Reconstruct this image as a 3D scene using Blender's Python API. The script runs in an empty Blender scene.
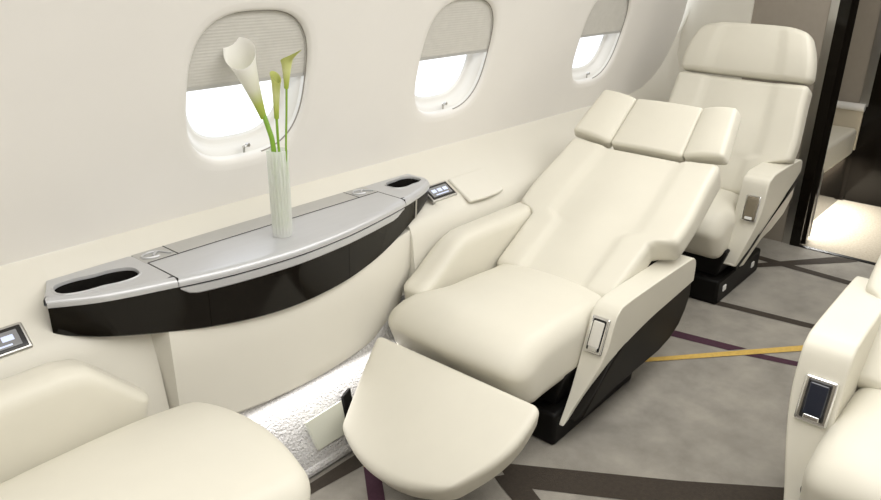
import bpy, bmesh, math, random
from mathutils import Vector, Matrix
random.seed(4)
scene = bpy.context.scene
COL = scene.collection
PI = math.pi

# ------------------------------------------------------------------ materials
def mat(name, col, rough=.5, metal=0.0, noise=0.0, nscale=8.0, bump=0.0, bscale=200.0, coat=0.0,
        emis=None, estr=0.0, spec=.5, sheen=0.0, dark=None, stretch=None, bdist=.002):
    m = bpy.data.materials.new(name); m.use_nodes = True
    nt = m.node_tree; n = nt.nodes; l = nt.links
    b = n['Principled BSDF']
    b.inputs['Base Color'].default_value = (*col, 1)
    b.inputs['Roughness'].default_value = rough
    b.inputs['Metallic'].default_value = metal
    b.inputs['Coat Weight'].default_value = coat
    b.inputs['Coat Roughness'].default_value = .05
    b.inputs['Specular IOR Level'].default_value = spec
    b.inputs['Sheen Weight'].default_value = sheen
    if emis:
        b.inputs['Emission Color'].default_value = (*emis, 1)
        b.inputs['Emission Strength'].default_value = estr
    tc = n.new('ShaderNodeTexCoord')
    src = tc.outputs['Object']
    if stretch:
        mp = n.new('ShaderNodeMapping'); mp.inputs['Scale'].default_value = stretch
        l.new(src, mp.inputs['Vector']); src = mp.outputs['Vector']
    if noise:
        t = n.new('ShaderNodeTexNoise'); t.inputs['Scale'].default_value = nscale
        t.inputs['Detail'].default_value = 6; t.inputs['Roughness'].default_value = .6
        l.new(src, t.inputs['Vector'])
        mx = n.new('ShaderNodeMix'); mx.data_type = 'RGBA'
        d = dark or tuple(c * (1 - noise) for c in col)
        mx.inputs['A'].default_value = (*d, 1)
        mx.inputs['B'].default_value = (*[min(1, c * (1 + noise * .5)) for c in col], 1)
        rmp = n.new('ShaderNodeMapRange'); rmp.inputs['From Min'].default_value = .3
        rmp.inputs['From Max'].default_value = .7
        l.new(t.outputs['Fac'], rmp.inputs['Value']); l.new(rmp.outputs['Result'], mx.inputs['Factor'])
        l.new(mx.outputs['Result'], b.inputs['Base Color'])
    if bump:
        t2 = n.new('ShaderNodeTexNoise'); t2.inputs['Scale'].default_value = bscale
        t2.inputs['Detail'].default_value = 3
        l.new(src, t2.inputs['Vector'])
        bp = n.new('ShaderNodeBump'); bp.inputs['Strength'].default_value = bump
        bp.inputs['Distance'].default_value = bdist
        l.new(t2.outputs['Fac'], bp.inputs['Height']); l.new(bp.outputs['Normal'], b.inputs['Normal'])
    return m

LEATHER = mat('cream_leather', (.69, .662, .572), .46, noise=.03, nscale=5, bump=.12, bscale=500, bdist=.001, spec=.4)
LEATHER2 = mat('cream_arm_leather', (.69, .662, .572), .42, noise=.03, nscale=5, bump=.1, bscale=500, bdist=.001, spec=.4)
SIDEWALL = mat('sidewall_fabric', (.80, .778, .742), .6, noise=.02, nscale=3, bump=.05, bscale=600, bdist=.0006, spec=.3)
LEDGE = mat('ledge_leather', (.715, .69, .615), .5, noise=.02, nscale=3, bump=.06, bscale=500, bdist=.0008, spec=.35)
REVEAL = mat('window_reveal', (.80, .79, .76), .4)
SHADEM = mat('pleated_shade', (.60, .585, .545), .8, noise=.05, nscale=30)
SILVER = mat('satin_silver', (.56, .565, .58), .36, metal=.35, noise=.03, nscale=60, bump=.05, bscale=300, stretch=(.15, 1, 1), bdist=.0005)
SILVERB = mat('satin_silver_back', (.50, .495, .48), .42, metal=.3, noise=.03, nscale=60)
CHROME = mat('polished_chrome', (.82, .82, .82), .12, metal=1)
STEEL = mat('brushed_steel', (.55, .54, .52), .3, metal=1)
BLACK = mat('black_lacquer', (.007, .0055, .004), .10, spec=.22)
CUPB = mat('cup_well_black', (.012, .011, .010), .25)
PLINTH = mat('plinth_black', (.006, .0055, .005), .45, spec=.15)
SHELL = mat('dark_shell', (.009, .0075, .006), .45, noise=.08, nscale=40, spec=.15)
SCREEN = mat('screen_glass', (.10, .10, .10), .1, emis=(.5, .5, .5), estr=.18)
ICON = mat('screen_icon', (.45, .5, .7), .3, emis=(.66, .72, 1), estr=.32)
BEZEL = mat('screen_bezel', (.015, .014, .014), .25)
DKGLASS = mat('handset_glass', (.012, .016, .03), .06, coat=.6)
HANDGREY = mat('handset_grey', (.66, .64, .59), .4)
HANDBRONZE = mat('handset_bronze', (.20, .17, .12), .35)
WHITEP = mat('white_plastic', (.8, .8, .78), .4)
CARPWALL = mat('wall_carpet', (.60, .585, .575), .95, noise=.22, nscale=130, bump=1.0, bscale=150, bdist=.012, sheen=.3)
PLATE = mat('pale_plate', (.70, .71, .62), .35)
GREYPANEL = mat('taupe_panel', (.30, .265, .22), .55, noise=.04, nscale=30)
CARPET = mat('carpet_grey', (.292, .270, .232), .95, noise=.30, nscale=6.5, bump=.5, bscale=420, bdist=.004, sheen=.2)
CARPDK = mat('carpet_dark_brown', (.042, .032, .023), .95, noise=.2, nscale=80, bump=.5, bscale=420, bdist=.004)
CARPPUR = mat('carpet_purple', (.055, .018, .034), .95, noise=.15, nscale=80, bump=.4, bscale=420, bdist=.004)
CARPYEL = mat('carpet_gold', (.60, .40, .10), .95, noise=.15, nscale=80, bump=.4, bscale=420, bdist=.004)
CARPET2 = mat('carpet_beige', (.42, .37, .29), .95, noise=.22, nscale=90, bump=.5, bscale=300, bdist=.004)
CEIL = mat('ceiling_white', (.8, .78, .74), .6)
def petal_material(name='calla_petal', tip=(.97, .96, .92), mid=(.84, .84, .70), p=.48):
    m = bpy.data.materials.new(name); m.use_nodes = True
    nt = m.node_tree; n = nt.nodes; l = nt.links; b = n['Principled BSDF']
    at = n.new('ShaderNodeAttribute'); at.attribute_name = 'along'
    cr = n.new('ShaderNodeValToRGB')
    e = cr.color_ramp.elements
    e[0].position = 0; e[0].color = (.36, .50, .05, 1)
    e[1].position = 1; e[1].color = (*tip, 1)
    k = e.new(.22); k.color = (.55, .62, .14, 1)
    k = e.new(p); k.color = (*mid, 1)
    l.new(at.outputs['Fac'], cr.inputs['Fac']); l.new(cr.outputs['Color'], b.inputs['Base Color'])
    b.inputs['Roughness'].default_value = .5
    tl = n.new('ShaderNodeBsdfTranslucent'); mx = n.new('ShaderNodeMixShader'); mx.inputs['Fac'].default_value = .22
    l.new(cr.outputs['Color'], tl.inputs['Color']); l.new(b.outputs[0], mx.inputs[1]); l.new(tl.outputs[0], mx.inputs[2])
    l.new(mx.outputs[0], n['Material Output'].inputs['Surface'])
    return m
PETAL = petal_material()
PETALY = petal_material('calla_bud', (.62, .66, .20), (.74, .77, .36), .6)
STEMG = mat('calla_stem', (.22, .40, .035), .5)
SPADIX = mat('calla_spadix', (.8, .6, .1), .6)
def glass(name, tint, mixf, rough=.02, trans=None):
    m = bpy.data.materials.new(name); m.use_nodes = True
    nt = m.node_tree; n = nt.nodes; l = nt.links
    for x in list(n): n.remove(x)
    o = n.new('ShaderNodeOutputMaterial'); mx = n.new('ShaderNodeMixShader')
    t = n.new('ShaderNodeBsdfTransparent'); t.inputs['Color'].default_value = (*tint, 1)
    g = n.new('ShaderNodeBsdfGlossy'); g.inputs['Roughness'].default_value = rough
    mx.inputs['Fac'].default_value = mixf
    l.new(t.outputs[0], mx.inputs[1]); l.new(g.outputs[0], mx.inputs[2]); l.new(mx.outputs[0], o.inputs['Surface'])
    return m
PANE = glass('window_pane_glass', (.97, .98, 1), .05)
def frosted(name, col, fac):
    m = bpy.data.materials.new(name); m.use_nodes = True
    nt = m.node_tree; n = nt.nodes; l = nt.links
    b = n['Principled BSDF']; o = n['Material Output']
    b.inputs['Base Color'].default_value = (*col, 1); b.inputs['Roughness'].default_value = .2
    b.inputs['Specular IOR Level'].default_value = .6
    tl = n.new('ShaderNodeBsdfTranslucent'); tl.inputs['Color'].default_value = (*col, 1)
    m2 = n.new('ShaderNodeMixShader'); m2.inputs['Fac'].default_value = .5
    l.new(b.outputs[0], m2.inputs[1]); l.new(tl.outputs[0], m2.inputs[2])
    t = n.new('ShaderNodeBsdfTransparent'); mx = n.new('ShaderNodeMixShader'); mx.inputs['Fac'].default_value = fac
    l.new(m2.outputs[0], mx.inputs[1]); l.new(t.outputs[0], mx.inputs[2]); l.new(mx.outputs[0], o.inputs['Surface'])
    return m
VASEG = frosted('vase_glass', (.93, .94, .92), .36)
WATER = frosted('vase_water', (.86, .87, .68), .55)

# ------------------------------------------------------------------ mesh helpers
def link_mesh(name, bm, mats, parent=None, smooth=True, bevel=None, seg=3, angle=40):
    bmesh.ops.recalc_face_normals(bm, faces=bm.faces[:])
    me = bpy.data.meshes.new(name); bm.to_mesh(me); bm.free()
    if not isinstance(mats, (list, tuple)): mats = [mats]
    for m in mats: me.materials.append(m)
    o = bpy.data.objects.new(name, me); COL.objects.link(o)
    if smooth:
        for p in me.polygons: p.use_smooth = True
        try: me.set_sharp_from_angle(angle=math.radians(angle))
        except Exception: pass
    if bevel:
        md = o.modifiers.new('bevel', 'BEVEL'); md.width = bevel; md.segments = seg
        md.limit_method = 'ANGLE'; md.angle_limit = math.radians(35); md.harden_normals = False
    if parent: o.parent = parent
    return o

def tag(o, label=None, cat=None, group=None, kind=None):
    if label: o['label'] = label
    if cat: o['category'] = cat
    if group: o['group'] = group
    if kind: o['kind'] = kind
    return o

def empty(name, loc=(0, 0, 0), rz=0, label=None, cat=None, group=None, kind=None):
    o = bpy.data.objects.new(name, None); COL.objects.link(o)
    o.location = loc; o.rotation_euler = (0, 0, rz); o.empty_display_size = .05
    return tag(o, label, cat, group, kind)

def add_rbox(bm, dims, r, n=(8, 8, 4), warp=None, mi=0):
    """rounded box centred on the origin, dims full lengths; warp maps Vector->Vector"""
    h = [d / 2 for d in dims]; r = min(r, min(h) * .999)
    def axis(k):
        H = h[k]; inn = H - r; a = []
        m = 4
        for i in range(m): a.append(-H + r * (1 - math.cos(i / m * PI / 2)) if False else -H + r * i / m)
        for i in range(n[k] + 1): a.append(-inn + 2 * inn * i / n[k])
        for i in range(1, m + 1): a.append(inn + r * i / m)
        return a
    A = [axis(k) for k in range(3)]
    cache = {}
    def v(i, j, k):
        key = (i, j, k)
        if key in cache: return cache[key]
        p = Vector((A[0][i], A[1][j], A[2][k]))
        c = Vector([max(-(h[q] - r), min(h[q] - r, p[q])) for q in range(3)])
        d = p - c
        if d.length > 1e-9:
            # map cube offset to sphere
            mxx = max(abs(d[0]), abs(d[1]), abs(d[2]))
            d = d.normalized() * mxx
        p = c + d
        if warp: p = Vector(warp(p))
        cache[key] = bm.verts.new(p)
        return cache[key]
    N = [len(a) - 1 for a in A]
    def quad(a, b, c, d):
        try:
            f = bm.faces.new((a, b, c, d)); f.material_index = mi
        except ValueError: pass
    for i in range(N[0]):
        for j in range(N[1]):
            quad(v(i, j, 0), v(i, j + 1, 0), v(i + 1, j + 1, 0), v(i + 1, j, 0))
            quad(v(i, j, N[2]), v(i + 1, j, N[2]), v(i + 1, j + 1, N[2]), v(i, j + 1, N[2]))
    for i in range(N[0]):
        for k in range(N[2]):
            quad(v(i, 0, k), v(i + 1, 0, k), v(i + 1, 0, k + 1), v(i, 0, k + 1))
            quad(v(i, N[1], k), v(i, N[1], k + 1), v(i + 1, N[1], k + 1), v(i + 1, N[1], k))
    for j in range(N[1]):
        for k in range(N[2]):
            quad(v(0, j, k), v(0, j, k + 1), v(0, j + 1, k + 1), v(0, j + 1, k))
            quad(v(N[0], j, k), v(N[0], j + 1, k), v(N[0], j + 1, k + 1), v(N[0], j, k + 1))
    return bm

def rbox(name, dims, r, m, parent=None, n=(8, 8, 4), warp=None):
    bm = bmesh.new(); add_rbox(bm, dims, r, n, warp)
    return link_mesh(name, bm, m, parent, angle=75)

def box(bm, lo, hi, mi=0):
    vs = [bm.verts.new((x, y, z)) for x in (lo[0], hi[0]) for y in (lo[1], hi[1]) for z in (lo[2], hi[2])]
    for f in ((0, 1, 3, 2), (4, 6, 7, 5), (0, 4, 5, 1), (2, 3, 7, 6), (0, 2, 6, 4), (1, 5, 7, 3)):
        bm.faces.new([vs[i] for i in f]).material_index = mi

def boxo(name, lo, hi, m, parent=None, bevel=None):
    bm = bmesh.new(); box(bm, lo, hi)
    return link_mesh(name, bm, m, parent, smooth=bool(bevel), bevel=bevel)

def loft(bm, rings, closed=True, cap=True, mi=0):
    R = [[bm.verts.new(p) for p in r] for r in rings]
    n = len(R[0])
    for a, b in zip(R, R[1:]):
        for i in range(n if closed else n - 1):
            j = (i + 1) % n
            try: bm.faces.new((a[i], a[j], b[j], b[i])).material_index = mi
            except ValueError: pass
    if cap and closed:
        bm.faces.new(R[0][::-1]).material_index = mi; bm.faces.new(R[-1]).material_index = mi
    return R

def tube(bm, pts, rad, n=12, cap=True, mi=0):
    pts = [Vector(p) for p in pts]
    if not hasattr(rad, '__len__'): rad = [rad] * len(pts)
    rings = []; up = Vector((0, 0, 1))
    prev = None
    for i, p in enumerate(pts):
        t = (pts[min(i + 1, len(pts) - 1)] - pts[max(i - 1, 0)]).normalized()
        if prev is None:
            a = t.orthogonal().normalized()
        else:
            a = (prev - t * prev.dot(t)).normalized()
        prev = a; b = t.cross(a)
        rings.append([p + (a * math.cos(k / n * 2 * PI) + b * math.sin(k / n * 2 * PI)) * rad[i] for k in range(n)])
    loft(bm, rings, True, cap, mi)

def lerp(a, b, t): return a + (b - a) * t
def sstep(a, b, x):
    t = max(0, min(1, (x - a) / (b - a))); return t * t * (3 - 2 * t)
def interp(tab, x):
    if x <= tab[0][0]: return tab[0][1]
    for (a, fa), (b, fb) in zip(tab, tab[1:]):
        if x <= b: return lerp(fa, fb, (x - a) / (b - a))
    return tab[-1][1]
def smooth_interp(tab, x):
    # Catmull-Rom on a table
    n = len(tab)
    if x <= tab[0][0]: return tab[0][1]
    if x >= tab[-1][0]: return tab[-1][1]
    for i in range(n - 1):
        if x <= tab[i + 1][0]:
            x0, y0 = tab[i]; x1, y1 = tab[i + 1]
            m0 = (tab[i + 1][1] - tab[i - 1][1]) / (tab[i + 1][0] - tab[i - 1][0]) if i > 0 else (y1 - y0) / (x1 - x0)
            m1 = (tab[i + 2][1] - tab[i][1]) / (tab[i + 2][0] - tab[i][0]) if i < n - 2 else (y1 - y0) / (x1 - x0)
            h = x1 - x0; t = (x - x0) / h
            return ((2*t**3-3*t*t+1)*y0 + (t**3-2*t*t+t)*h*m0 + (-2*t**3+3*t*t)*y1 + (t**3-t*t)*h*m1)
def crom(pts, per=6, closed=False):
    out = []; n = len(pts); P = [Vector(p) for p in pts]
    rng = range(n if closed else n - 1)
    for i in rng:
        p0 = P[(i - 1) % n] if closed or i > 0 else P[0]
        p1 = P[i]; p2 = P[(i + 1) % n]
        p3 = P[(i + 2) % n] if closed or i + 2 < n else P[n - 1]
        for k in range(per):
            t = k / per
            out.append(.5 * ((2 * p1) + (p2 - p0) * t + (2 * p0 - 5 * p1 + 4 * p2 - p3) * t * t + (3 * p1 - p0 - 3 * p2 + p3) * t ** 3))
    if not closed: out.append(P[-1])
    return out

# ------------------------------------------------------------------ camera
cam_d = bpy.data.cameras.new('camera'); cam = bpy.data.objects.new('camera', cam_d); COL.objects.link(cam)
FPX = 740.585
cam_d.sensor_fit = 'HORIZONTAL'; cam_d.sensor_width = 36; cam_d.lens = FPX * 36 / 881
def unit(v): return v.normalized()
Lv = unit(Vector((1120 - 440.5, -(-38 - 250), FPX)))       # cabin axis in camera space
Zv = -unit(Vector((406 - 440.5, -(2073 - 250), FPX)))
Yv = Zv.cross(Lv); Yv = -Yv if Yv[0] > 0 else Yv
right = Vector((Lv[0], Yv[0], Zv[0])); up = Vector((Lv[1], Yv[1], Zv[1])); fwd = Vector((Lv[2], Yv[2], Zv[2]))
cam.matrix_world = Matrix(((right[0], up[0], -fwd[0], 0), (right[1], up[1], -fwd[1], 0),
                           (right[2], up[2], -fwd[2], 1.45), (0, 0, 0, 1)))
cam_d.clip_start = .05
scene.camera = cam

# ------------------------------------------------------------------ setting
LEAN = .27
def wall_y(z):
    dz = z - .74
    y = 1.82 - LEAN * dz
    if dz > .66: y -= .55 * (dz - .66) ** 1.5 + .1 * (dz - .66)
    return y
XE = 4.09          # far bulkhead
XB = -1.2          # behind camera

# floor with inlaid carpet lines
bm = bmesh.new()
def poly(pts, z, mi):
    f = bm.faces.new([bm.verts.new((x, y, z)) for x, y in pts]); f.material_index = mi
poly([(XB, -1.0), (4.10, -1.0), (4.10, 1.46), (XB, 1.46)], 0, 0)
def band(p, q, w0, w1, mi, z=.0015):
    # p,q edge endpoints on one side; w offset vectors to the other side
    poly([p, q, w1, w0], z, mi)
band((1.60, 1.06), (2.26, .02), (1.36, .62 + .52), (1.36, .62 + .52), 1) if False else None
poly([(1.535, 1.053), (1.573, .994), (1.83, .596), (2.30, -.05), (2.10, -.05), (1.667, .644), (1.507, .906), (1.475, .955)], .0015, 1)
poly([(1.475, 1.02), (1.53, .985), (1.507, .906), (1.30, .50), (1.24, .55), (1.432, .927)], .002, 1)
poly([(3.09, 1.30), (3.118, 1.004), (3.26, -.06), (3.21, -.06), (3.071, .994), (3.045, 1.30)], .0015, 1)
poly([(2.72, .998), (2.767, .731), (2.705, .78), (2.663, .99), (2.60, 1.30), (2.66, 1.30)], .0015, 2)
poly([(2.752, .715), (2.805, .523), (2.93, -.05), (2.89, -.05), (2.767, .516), (2.695, .765)], .0015, 2)
poly([(2.10, 1.26), (2.445, .981), (2.984, .54), (3.60, .04), (3.55, .02), (2.933, .529), (2.42, .965), (2.08, 1.24)], .003, 3)
poly([(3.664, 1.023), (4.063, .729), (4.085, .63), (4.065, .63), (3.612, 1.005), (3.45, 1.13), (3.50, 1.15)], .002, 1)
poly([(3.845, 1.40), (3.804, 1.067), (3.777, .63), (3.74, .0), (3.68, .0), (3.722, .621), (3.745, 1.052), (3.79, 1.40)], .0015, 1)
poly([(1.249, 1.34), (1.281, 1.304), (1.217, 1.224), (.95, .90), (.92, .93), (1.185, 1.261)], .0015, 2)
poly([(1.249, 1.34), (1.285, 1.31), (1.295, 1.325), (1.262, 1.352)], .002, 3)
poly([(.6, 1.405), (1.8, 1.40), (1.8, 1.355), (1.252, 1.346), (1.094, 1.363), (.6, 1.385)], .001, 1)
floor = link_mesh('floor', bm, [CARPET, CARPDK, CARPPUR, CARPYEL], smooth=False); tag(floor, kind='structure')

# upper sidewall with three window openings
WIN = [1.232, 2.125, 3.185]
WS, WHW, WHH = .355, .197, .214           # centre along the slope, half width, half height
SC = math.hypot(1, LEAN)
def wpt(x, s, d=0.0):                       # s along slope above the ledge line, d outward depth
    z = .74 + s / SC
    y = wall_y(z)
    return Vector((x, y + d / SC, z + d * LEAN / SC))
def sup(a, hw, hh, e=2.9):
    c, s_ = math.cos(a), math.sin(a)
    k = (abs(c) ** e + abs(s_) ** e) ** (-1 / e)
    return hw * c * k, hh * s_ * k
NA = 64
def rect_pt(a, x0, x1, s0, s1, cx, cs):
    c, s_ = math.cos(a), math.sin(a)
    t = 1e9
    if c > 1e-9: t = min(t, (x1 - cx) / c)
    if c < -1e-9: t = min(t, (x0 - cx) / c)
    if s_ > 1e-9: t = min(t, (s1 - cs) / s_)
    if s_ < -1e-9: t = min(t, (s0 - cs) / s_)
    return cx + c * t, cs + s_ * t
bm = bmesh.new()
SLO, SHI = .0, .66
TW = .30
def wall_strip(x0, x1, s0, s1, nx, ns):
    g = [[bm.verts.new(wpt(lerp(x0, x1, i / nx), lerp(s0, s1, j / ns))) for j in range(ns + 1)] for i in range(nx + 1)]
    for i in range(nx):
        for j in range(ns): bm.faces.new((g[i][j], g[i + 1][j], g[i + 1][j + 1], g[i][j + 1]))
edges = [XB] + [v for w in WIN for v in (w - TW, w + TW)]
for a, b in ((XB, WIN[0] - TW), (WIN[0] + TW, WIN[1] - TW), (WIN[1] + TW, WIN[2] - TW)):
    wall_strip(a, b, SLO, SHI, 4, 2)
# last piece: its lower edge sweeps up toward the bulkhead
END = [(WIN[2] + TW, .0), (3.57, .0), (3.72, .010), (3.83, .03), (3.92, .075), (3.985, .14), (4.02, .23), (4.03, .36), (4.00, .50), (3.965, .60), (3.95, .66)]
prevs = None
ec = crom([(x, s, 0) for x, s in END], 4)
top = [bm.verts.new(wpt(lerp(WIN[2] + TW, 3.95, i / (len(ec) - 1)), SHI)) for i in range(len(ec))]
bot = [bm.verts.new(wpt(p[0], p[1])) for p in ec]
inn = [bm.verts.new(wpt(p[0] + .012, p[1] - .004, .03)) for p in ec]
for i in range(len(ec) - 1):
    if i < len(ec) - 2: bm.faces.new((bot[i], bot[i + 1], top[i + 1], top[i]))
    bm.faces.new((bot[i + 1], bot[i], inn[i], inn[i + 1]))
bm.faces.new((bot[-2], bot[-1], top[-2]))
for w in WIN:
    outer = []; rings = [[], [], [], []]
    corner_as = [math.atan2(s1 - WS, x1) for x1 in (-TW, TW) for s1 in (SLO, SHI)]
    angs = sorted(set([k / NA * 2 * PI - PI for k in range(NA)] + corner_as))
    for a in angs:
        outer.append(bm.verts.new(wpt(*rect_pt(a, w - TW, w + TW, SLO, SHI, w, WS))))
        for q, (off, d) in enumerate(((.028, 0), (.012, .0015), (.003, .007), (0, .018))):
            dx, ds = sup(a, WHW + off, WHH + off)
            rings[q].append(bm.verts.new(wpt(w + dx, WS + ds, d)))
    seq = [outer] + rings
    n = len(angs)
    for r0, r1 in zip(seq, seq[1:]):
        for i in range(n):
            j = (i + 1) % n
            bm.faces.new((r0[i], r0[j], r1[j], r1[i]))
# upper curve to the ceiling
NZ = 10
zs = [.74 + SHI / SC + (1.93 - .74 - SHI / SC) * k / NZ for k in range(NZ + 1)]
for (xa, xb) in ((XB, XE),):
    prev = None
    for k, z in enumerate(zs):
        y = lerp(wall_y(.74 + SHI / SC), wall_y(.74 + SHI / SC) - .62, (k / NZ) ** 2.0) - .1 * k / NZ
        row = (bm.verts.new((xa, y, z)), bm.verts.new((xb, y, z)))
        if prev: bm.faces.new((prev[0], prev[1], row[1], row[0]))
        prev = row
bmesh.ops.remove_doubles(bm, verts=bm.verts[:], dist=1e-5)
wl = link_mesh('wall_left', bm, SIDEWALL, angle=50); tag(wl, kind='structure')
pn_ = Vector((0, -1, -LEAN)).normalized()
for p in wl.data.polygons:
    if abs(p.normal.dot(pn_)) > .9995: p.use_smooth = False

TRACK = mat('track_grey', (.30, .28, .25), .5)
def make_window(i, w, sb):
    root = empty('window_%d' % i, wpt(w, WS, .03), kind='structure')
    def place(o):
        o.parent = root; o.matrix_parent_inverse = Matrix.Translation(-Vector(root.location)); return o
    # frame: funnel reveal from opening to the pane
    b = bmesh.new(); R = []
    for off, d, so in ((.0, .018, 0), (-.003, .030, 0), (-.007, .033, 0), (-.016, .052, 0), (-.022, .064, 0), (-.026, .067, 0), (-.034, .072, 0)):
        R.append([wpt(w + dx, WS + ds + so, d) for dx, ds in (sup(k / NA * 2 * PI, WHW + off, WHH + off) for k in range(NA))])
    loft(b, R, True, False)
    R2 = [R[-1], [wpt(w + dx, WS + ds, .080) for dx, ds in (sup(k / NA * 2 * PI, WHW - .040, WHH - .040) for k in range(NA))]]
    loft(b, R2, True, False)
    place(link_mesh('window_frame', b, REVEAL, angle=35))
    # outer pane
    b = bmesh.new()
    b.faces.new([b.verts.new(wpt(w + dx, WS + ds, .076)) for dx, ds in (sup(k / NA * 2 * PI, WHW - .03, WHH - .03) for k in range(NA))])
    place(link_mesh('pane', b, PANE, smooth=False))
    # pleated shade: covers the upper part; pleats run along the cabin
    b = bmesh.new(); np_ = 46; rows = []
    st = WS + WHH - .004
    for k in range(np_ + 1):
        s = lerp(sb, st, k / np_)
        f = abs((s - WS) / (WHH - .001)); hw = (WHW - .001) * max(.02, (1 - min(1, f) ** 2.9)) ** (1 / 2.9) if s > WS else WHW - .001
        d = .0215 + (.0006 if k % 2 else 0)
        rows.append([wpt(lerp(w - hw, w + hw, q / 12), s, d) for q in range(13)])
    loft(b, rows, False, False)
    rows2 = [[p + Vector((0, .0028, 0)) for p in r] for r in rows]
    loft(b, rows2, False, False)
    sh = place(link_mesh('shade', b, SHADEM, smooth=False))
    b = bmesh.new()
    ln = [wpt(w - WHW + .002, sb, .020), wpt(w + WHW - .002, sb, .020)]
    h = Vector((0, 0, .005)); dd = Vector((0, .006, .0))
    rings = [[p - h + 0 * dd, p + h, p + h + dd, p - h + dd] for p in ln]
    loft(b, rings)
    r = link_mesh('shade_rail', b, SILVERB, sh, smooth=False)
    b = bmesh.new()
    tube(b, [wpt(w + dx, WS + ds, .0165) for dx, ds in (sup(lerp(-1.25, 1.9, k / 60), WHW - .0005, WHH - .0005) for k in range(61))], .0022, 6)
    place(link_mesh('shade_track', b, TRACK))
    # latch at the sill
    b = bmesh.new()
    c = wpt(w + .010, WS - WHH + .022, .018)
    tube(b, [c + Vector((-.008, 0, -.010)), c + Vector((-.008, 0, .010))], .0035, 8)
    tube(b, [c + Vector((-.012, 0, .006)), c + Vector((.006, -.002, .008))], .003, 8)
    tube(b, [c + Vector((.006, -.006, .010)), c + Vector((.006, .006, .010))], .0055, 10)
    place(link_mesh('latch', b, STEEL))
for i, (w, sb) in enumerate(zip(WIN, (.370, .364, .366))): make_window(i + 1, w, sb)

# ledge + console along the wall (top slope, rounded shoulder, inner face)
def ledge_profile(x):
    if .63 < x < 1 or 1.2 < x < 1.89:
        p = ledge_profile(0 if x < 1 else 2)
        return p[:2] + [(1.752, .6985), (1.745, .632), (1.70, .628)] + [(y, min(z, .60)) for y, z in p[5:]] if x > 1.2 else p[:2] + [(1.752, .6985), (1.745, .628), (1.66, .606)] + p[5:]
    if x < 1:
        return [(1.825, .744), (1.815, .737), (1.75, .699), (1.70, .655), (1.65, .6075), (1.632, .588), (1.618, .565), (1.612, .54), (1.606, .50), (1.59, .42), (1.575, .33), (1.565, .262), (1.575, .255), (1.62, .255)]
    return [(1.825, .744), (1.815, .737), (1.745, .6945), (1.68, .655), (1.62, .619), (1.597, .602), (1.578, .582), (1.567, .555), (1.562, .52), (1.553, .42), (1.545, .33), (1.54, .262), (1.555, .255), (1.62, .255)]
def smooth_profile(pts): return pts
bm = bmesh.new()
xs = [XB, -.4, 0, .3, .6, .772]
def lift(x, p, k):
    # near the bulkhead the ledge sweeps up to meet it
    l_ = [(3.55, 0), (3.72, .010), (3.83, .03), (3.92, .075), (3.985, .14), (4.02, .23), (4.07, .36), (4.089, .60)]
    s = interp(l_, x) if x > 3.55 else 0
    y, z = p
    if k <= 1: 
        z2 = z + s / SC; return (wall_y(z2 - .003) + (.006 if k == 0 else -.004), z2)
    if k == 2: return (y, z + s * .55)
    if k == 3: return (y, z + s * .22)
    return (y, z + s * .05)
def ledge_run(xs):
    rings = []
    for x in xs:
        rings.append([(x, *lift(x, p, k)) for k, p in enumerate(ledge_profile(x))])
    R = loft(bm, rings, False, False)
    for r in (R[0], R[-1]):
        x = r[0].co.x; bm.faces.new(r + [bm.verts.new((x, 1.85, .255)), bm.verts.new((x, 1.85, .744))])
ledge_run([XB, -.4, .2, .626, .634, .79])
ledge_run([1.71, 1.885, 1.895, 2.2, 2.8, 3.4, 3.55, 3.64, 3.72, 3.78, 3.83, 3.88, 3.92, 3.955, 3.985, 4.005, 4.02, 4.05, 4.07, 4.089])
# middle bay: the ledge ends at the table's back, then a recess down to the panel
prof = [(1.825, .744), (1.815, .737), (1.75, .6945), (1.74, .66), (1.735, .60)]
loft(bm, [[(x, *p) for p in pr] for x, pr in ((.789, ledge_profile(0)[:3] + prof[3:]), (1.711, ledge_profile(2)[:3] + prof[3:]))], False, False)
led = link_mesh('trim_1', bm, LEDGE, angle=60); tag(led, kind='structure')

# bay panel below the table, proud of the console face
bm = bmesh.new()
def panel_y(x): return 1.502 + .062 * ((x - 1.22) / .45) ** 2
pf = [(.20, .575), (.004, .575), (0, .565), (-.002, .45), (-.004, .30), (-.005, .268), (.003, .258), (.20, .258)]
def pxr(z): return 1.715 - .09 * sstep(.45, .26, z) ** 1.5
R = [[(.783, max(1.625, panel_y(.80) + y), z) for y, z in pf]]
for k in range(17):
    t = k / 16
    R.append([(lerp(.806, pxr(z), t), panel_y(lerp(.806, 1.715, t)) + y, z) for y, z in pf])
R.append([(1.735, 1.65 + max(0, y), z) for y, z in pf])
loft(bm, R)
pn = link_mesh('trim_2', bm, LEDGE, angle=40); tag(pn, kind='structure')

# lit carpeted lower wall with a kick rail
bm = bmesh.new()
cp = [(1.424, .028), (1.44, .08), (1.47, .15), (1.51, .225), (1.545, .29), (1.60, .33)]
loft(bm, [[(lerp(XB, XE, k / 20), y, z) for y, z in cp] for k in range(21)], False, False)
bb = link_mesh('baseboard_left', bm, CARPWALL, angle=80); tag(bb, kind='structure')
bm = bmesh.new()
loft(bm, [[(x, y, z) for y, z in ((1.425, .005), (1.412, .012), (1.412, .024), (1.418, .032), (1.432, .034), (1.45, .005))] for x in (XB, XE)])
rl = link_mesh('trim_3', bm, CARPWALL, smooth=False); tag(rl, kind='structure')

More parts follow.
